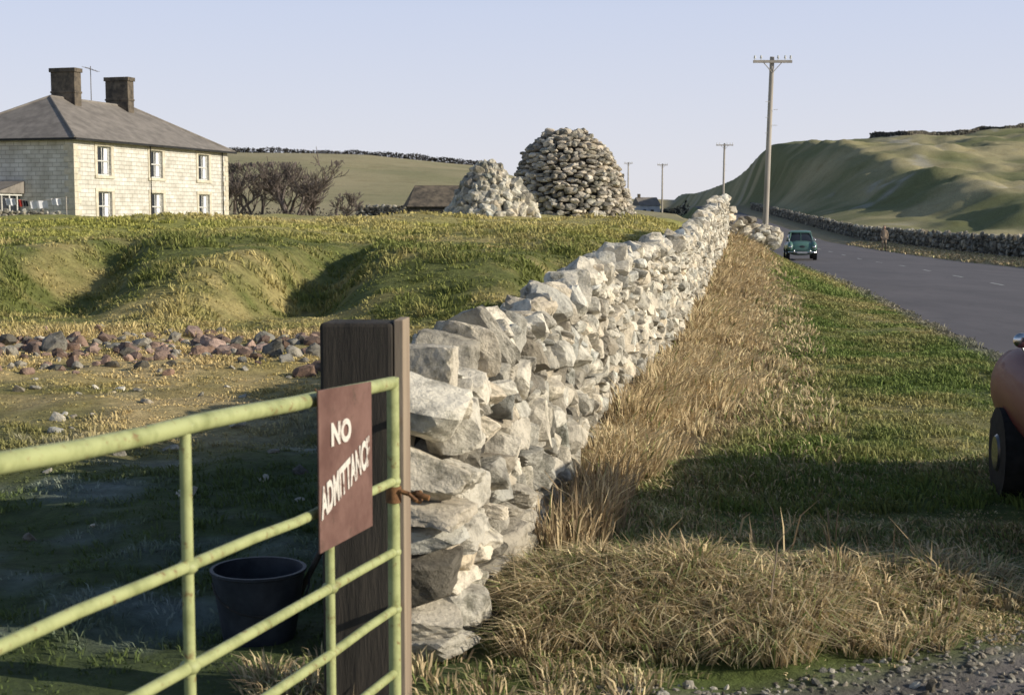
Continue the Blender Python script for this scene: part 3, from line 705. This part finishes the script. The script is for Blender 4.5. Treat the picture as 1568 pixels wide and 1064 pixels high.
# ------------------------------------------------ trees
def bare_tree(name,x,y,h,seed,spread=.5,stems=4,mind=.016):
    r=random.Random(seed);base=Vector((x,y,float(H(x,y))-.1));c=B()
    def grow(p,d,l,rad,dep):
        n=3;q=p
        for i in range(n):
            d=(d+Vector((r.gauss(0,.12),r.gauss(0,.12),r.gauss(.04,.06)))).normalized();e=q+d*l/n
            r1=rad*(1-.3*(i+1)/n);c.tube(q,e,max(rad*(1-.3*i/n),mind),max(r1,mind),k=4 if dep>1 else 6,cap=False);q=e
            if dep<5:
                for _ in range(1 if dep<2 else (2 if r.random()<.6 else 1)):
                    nd=(d+Vector((r.gauss(0,spread),r.gauss(0,spread),r.gauss(.2,.2)))).normalized()
                    if r.random()<.86:grow(q,nd,l*r.uniform(.55,.85),r1*.62,dep+1)
    for s in range(stems):
        a=r.uniform(0,6.28);grow(base+Vector((math.cos(a)*.3,math.sin(a)*.3,0)),Vector((math.cos(a)*.35,math.sin(a)*.35,1)).normalized(),h*.42,.10,1)
    zs_=sorted(v[2] for v in c.V);top=zs_[int(len(zs_)*.97)]-base.z;k=h/top
    c.V=[(base.x+(v[0]-base.x)*k*1.2,base.y+(v[1]-base.y)*k,base.z+(v[2]-base.z)*(k if v[2]-base.z<top else k*.9)) for v in c.V]
    c.obj(name,M_bark)
for i,(px,h,st) in enumerate([(-20.4,3.5,3),(-18.7,4.4,3),(-17.2,4.0,3),(-15.8,4.4,4),(-14.4,3.4,3),(-12.9,2.2,3)]):
    bare_tree('bare_tree' if i==0 else 'bare_tree.%03d'%i,px,103+i%3*2,h,20+i,.5,st)
def clumps(name,pts,size,mat,k=16,br=1):
    Vs=[];Cs=[]
    for (x,y,z,hh) in pts:
        m=k
        c=np.stack([x+rng.normal(0,size*.5,m),y+rng.normal(0,size*.5,m),z+hh*rng.uniform(0,1,m)],1)
        for q in c:
            a=rng.normal(size=(3,3))*size*.33;Vs.append(q+a);Cs.append(np.repeat(np.array([[.06,.055,.05]])*rng.uniform(.6,1.5)*br,3,0))
    V=np.concatenate(Vs);return mk(name,V,np.arange(len(V)).reshape(-1,3),mat,np.concatenate(Cs))
pts=[]
for x in np.arange(-90,-3,.22):
    y=273+rng.normal()*1.0;hh=.9+.5*vnoise(x/3.,0,3)+.2*vnoise(x/.9,0,4)
    pts.append((x,y,float(H(x,y))-.2,hh))
clumps('distant_tree_line',pts,.42,M_grass,38,.8)
pts=[]
for x in np.arange(28,47,.5):
    y=380+rng.normal()*4;pts.append((x,y,float(H(x,y))-.2,1.6+1.6*vnoise(x/4.,0,13)*(1+ (x>38)*.8)))
clumps('distant_hedge',pts,.8,M_grass,36,.9)
pts=[(x,102+rng.normal()*2,1.2,.5+.5*rng.random()) for x in np.arange(-21,-11,.10)]
clumps('bramble_hedge',pts,.2,M_grass,16,1.4)
# ------------------------------------------------ cars
def carpaint(name,c,rg=(.3,.55),coat=.3):
    m,nt,b=newmat(name,.3,0,.5);b.inputs['Base Color'].default_value=(*c,1);b.inputs['Coat Weight'].default_value=coat
    N=nt.nodes;n=N.new('ShaderNodeTexNoise');n.inputs['Scale'].default_value=6;r=N.new('ShaderNodeMapRange');r.inputs[3].default_value=rg[0];r.inputs[4].default_value=rg[1]
    nt.links.new(n.outputs[0],r.inputs[0]);nt.links.new(r.outputs[0],b.inputs['Roughness']);return m
def sect(y,hw,z0,z1,k=28,e=2.8,top=1.0):
    o=[];zc=(z0+z1)/2;hh=(z1-z0)/2
    for i in range(k):
        a=2*math.pi*i/k;ca,sa=math.cos(a),math.sin(a)
        x=hw*math.copysign(abs(ca)**(2/e),ca);z=hh*math.copysign(abs(sa)**(2/e),sa)
        if z>0:x*=1-(1-top)*(z/hh)
        o.append((x,y,zc+z))
    return o
def car(name,loc,rz,paint,s=1.0,lamp=None,mz=1.0):
    e=empty(name,loc,rz);e.scale=(s,s,s)
    W=.76
    B().ring([sect(-1.88,.42,.38,.62),sect(-1.82,.56,.32,.78),sect(-1.6,.62,.26,.90),sect(-1.1,.66,.24,.97),sect(-.6,.71,.22,1.00),sect(.2,W,.22,1.0),sect(.9,.74,.24,.98),sect(1.4,.68,.26,.90),sect(1.75,.56,.30,.74),sect(1.9,.40,.36,.60)]).obj('body',paint,e,smooth=True,ang=60)
    B().ring([sect(-.70,.62,.9,.99,top=.9),sect(-.50,.63,.9,1.22,top=.86),sect(-.28,.64,.9,1.42,top=.82),sect(.3,.65,.9,1.49,top=.8),sect(.8,.63,.9,1.42,top=.8),sect(1.15,.58,.85,1.2,top=.85),sect(1.42,.5,.82,.94,top=.9)]).obj('glasshouse',M_glass,e,smooth=True,ang=60)
    B().ring([sect(-.36,.44,1.39,1.43),sect(-.25,.53,1.38,1.48),sect(.1,.56,1.38,1.52),sect(.5,.56,1.36,1.52),sect(.85,.52,1.32,1.46),sect(1.2,.46,1.08,1.26),sect(1.45,.40,.9,1.02)]).obj('roof',paint,e,smooth=True,ang=60)
    p=B()
    for sx in(-1,1):
        p.tube((sx*.60,-.64,.98),(sx*.50,-.28,1.44),.032,k=8).tube((sx*.66,.28,.98),(sx*.53,.26,1.45),.03,k=8).tube((sx*.62,1.05,.96),(sx*.50,.82,1.42),.07,k=8)
    p.tube((0,-.70,.98),(0,-.30,1.45),.012,k=6);p.obj('pillars',paint,e,smooth=True)
    fd=B()
    for sx in(-1,1):
        # long front wing: lofted, arched over the wheel and running back into the door
        fd.ring([[(sx*(.60+q[0]*a),y_,zc+q[1]*b2) for q in [(math.cos(2*math.pi*i/20),math.sin(2*math.pi*i/20)) for i in range(20)]] for y_,a,b2,zc in((-1.90,.07,.10,.66),(-1.84,.13,.19,.68),(-1.65,.165,.25,.70),(-1.35,.175,.27,.72),(-1.0,.17,.27,.70),(-.6,.15,.27,.66),(-.2,.12,.26,.62),(.1,.06,.2,.58))])
        fd.ell((sx*.64,1.2,.60),(.14,.52,.28),24,16)
    fd.obj('wings',paint,e,smooth=True,ang=60)
    hl=B()
    for sx in(-1,1):hl.ell((sx*.60,-1.88,.68),(.085,.05,.085))
    hl.obj('headlamps',lamp or M_chrome,e,smooth=True)
    wh=B();hb=B()
    for sx in(-1,1):
        for yy in(-1.22,1.18):
            wh.tube((sx*.60,yy,.30),(sx*.785,yy,.30),.30,k=28);hb.tube((sx*.76,yy,.30),(sx*.80,yy,.30),.15,.11,k=18)
    wh.obj('tyres',M_tyre,e,smooth=True);hb.obj('hubcaps',lamp or M_chrome,e,smooth=True)
    bp=B();pr=None
    for yy,sg_ in((-1.98,1),(1.98,-1)):
        pr=None
        for i in range(15):
            x=-.70+1.40*i/14;q=(x,yy+sg_*.16*(x/.70)**4,.42)
            if pr:bp.tube(pr,q,.04,k=10)
            pr=q
    bp.ell((-.4,-2.0,.46),(.04,.04,.1)).ell((.4,-2.0,.46),(.04,.04,.1))
    bp.obj('bumpers',lamp or M_chrome,e,smooth=True)
    gr=B();gr.ell((0,-1.80,.60),(.30,.075,.18));gr.obj('grille_opening',M_dark,e,smooth=True)
    gr=B()
    for i in range(6):gr.tube((-.24,-1.865+.02*abs(i-2.5)/2.5,.48+i*.05),(.24,-1.865+.02*abs(i-2.5)/2.5,.48+i*.05),.007,k=6)
    gr.box(-.26,.26,-2.03,-2.01,.36,.46);gr.obj('grille_bars_and_plate',M_chrome,e)
    mi=B()
    for sx in(-1,1):mi.tube((sx*.62,-1.2,.94),(sx*.65,-1.2,1.0),.008,k=6).ell((sx*.655,-1.2,1.045),(.055,.025,.05))
    mi.obj('wing_mirrors',M_chrome,e,smooth=True)
    return e
M_lampd=noise_mat('dark_lamp_mat',(.03,.03,.035),(.07,.07,.08),5,.25,0,spec=.6)
car('green_car',(14.75,73,float(iZ(73))+.03),math.radians(-8),carpaint('green_paint',(.08,.17,.14)),.97)
car('red_car',(3.41,7.15,-.02),math.radians(171.4),carpaint('red_paint',(.12,.018,.016),(.5,.7),.1),.9,M_lampd)
# ------------------------------------------------ light
sun=bpy.data.lights.new('sun','SUN');sun.energy=5;sun.angle=math.radians(.5);sun.color=(1,.90,.73)
so=bpy.data.objects.new('sun',sun);so.rotation_euler=SUN.to_track_quat('Z','Y').to_euler();so.location=(20,-5,20);bpy.context.scene.collection.objects.link(so)
wd=bpy.data.worlds.new('World');bpy.context.scene.world=wd;wd.use_nodes=True;nt=wd.node_tree;N=nt.nodes;Lk=nt.links
sk=N.new('ShaderNodeTexSky');sk.sky_type='NISHITA';sk.sun_disc=False;sk.sun_elevation=math.radians(21);sk.sun_rotation=math.atan2(.965,-.262)
sk.air_density=1.0;sk.dust_density=1.0;sk.ozone_density=1.5;sk.altitude=300
tc=N.new('ShaderNodeTexCoord');sp=N.new('ShaderNodeSeparateXYZ');Lk.new(tc.outputs['Generated'],sp.inputs[0])
r=N.new('ShaderNodeValToRGB');els=r.color_ramp.elements
els[0].position=0;els[0].color=(.80,.79,.84,1);els[1].position=.17;els[1].color=(.60,.67,.87,1)
Lk.new(sp.outputs[2],r.inputs[0])
sc_=N.new('ShaderNodeVectorMath');sc_.operation='SCALE';sc_.inputs[3].default_value=1/.12;Lk.new(r.outputs[0],sc_.inputs[0])
mr=N.new('ShaderNodeMapRange');mr.inputs[1].default_value=.14;mr.inputs[2].default_value=.4;mr.inputs[3].default_value=.9;mr.inputs[4].default_value=0
Lk.new(sp.outputs[2],mr.inputs[0])
mx=N.new('ShaderNodeMix');mx.data_type='RGBA';Lk.new(mr.outputs[0],mx.inputs[0]);Lk.new(sk.outputs[0],mx.inputs[6]);Lk.new(sc_.outputs[0],mx.inputs[7])
Lk.new(mx.outputs[2],nt.nodes['Background'].inputs[0]);nt.nodes['Background'].inputs[1].default_value=.12
sc=bpy.context.scene;sc.view_settings.view_transform='Standard';sc.view_settings.look='None';sc.view_settings.exposure=0
cam=bpy.data.cameras.new('camera');cam.lens=50;cam.sensor_width=36;cam.clip_end=8000;cam.clip_start=.05
cam.dof.use_dof=True;cam.dof.focus_distance=12;cam.dof.aperture_fstop=8
co=bpy.data.objects.new('camera',cam);co.location=(0,0,EYE);co.rotation_euler=(math.radians(90-5.3),0,0);sc.collection.objects.link(co);sc.camera=co
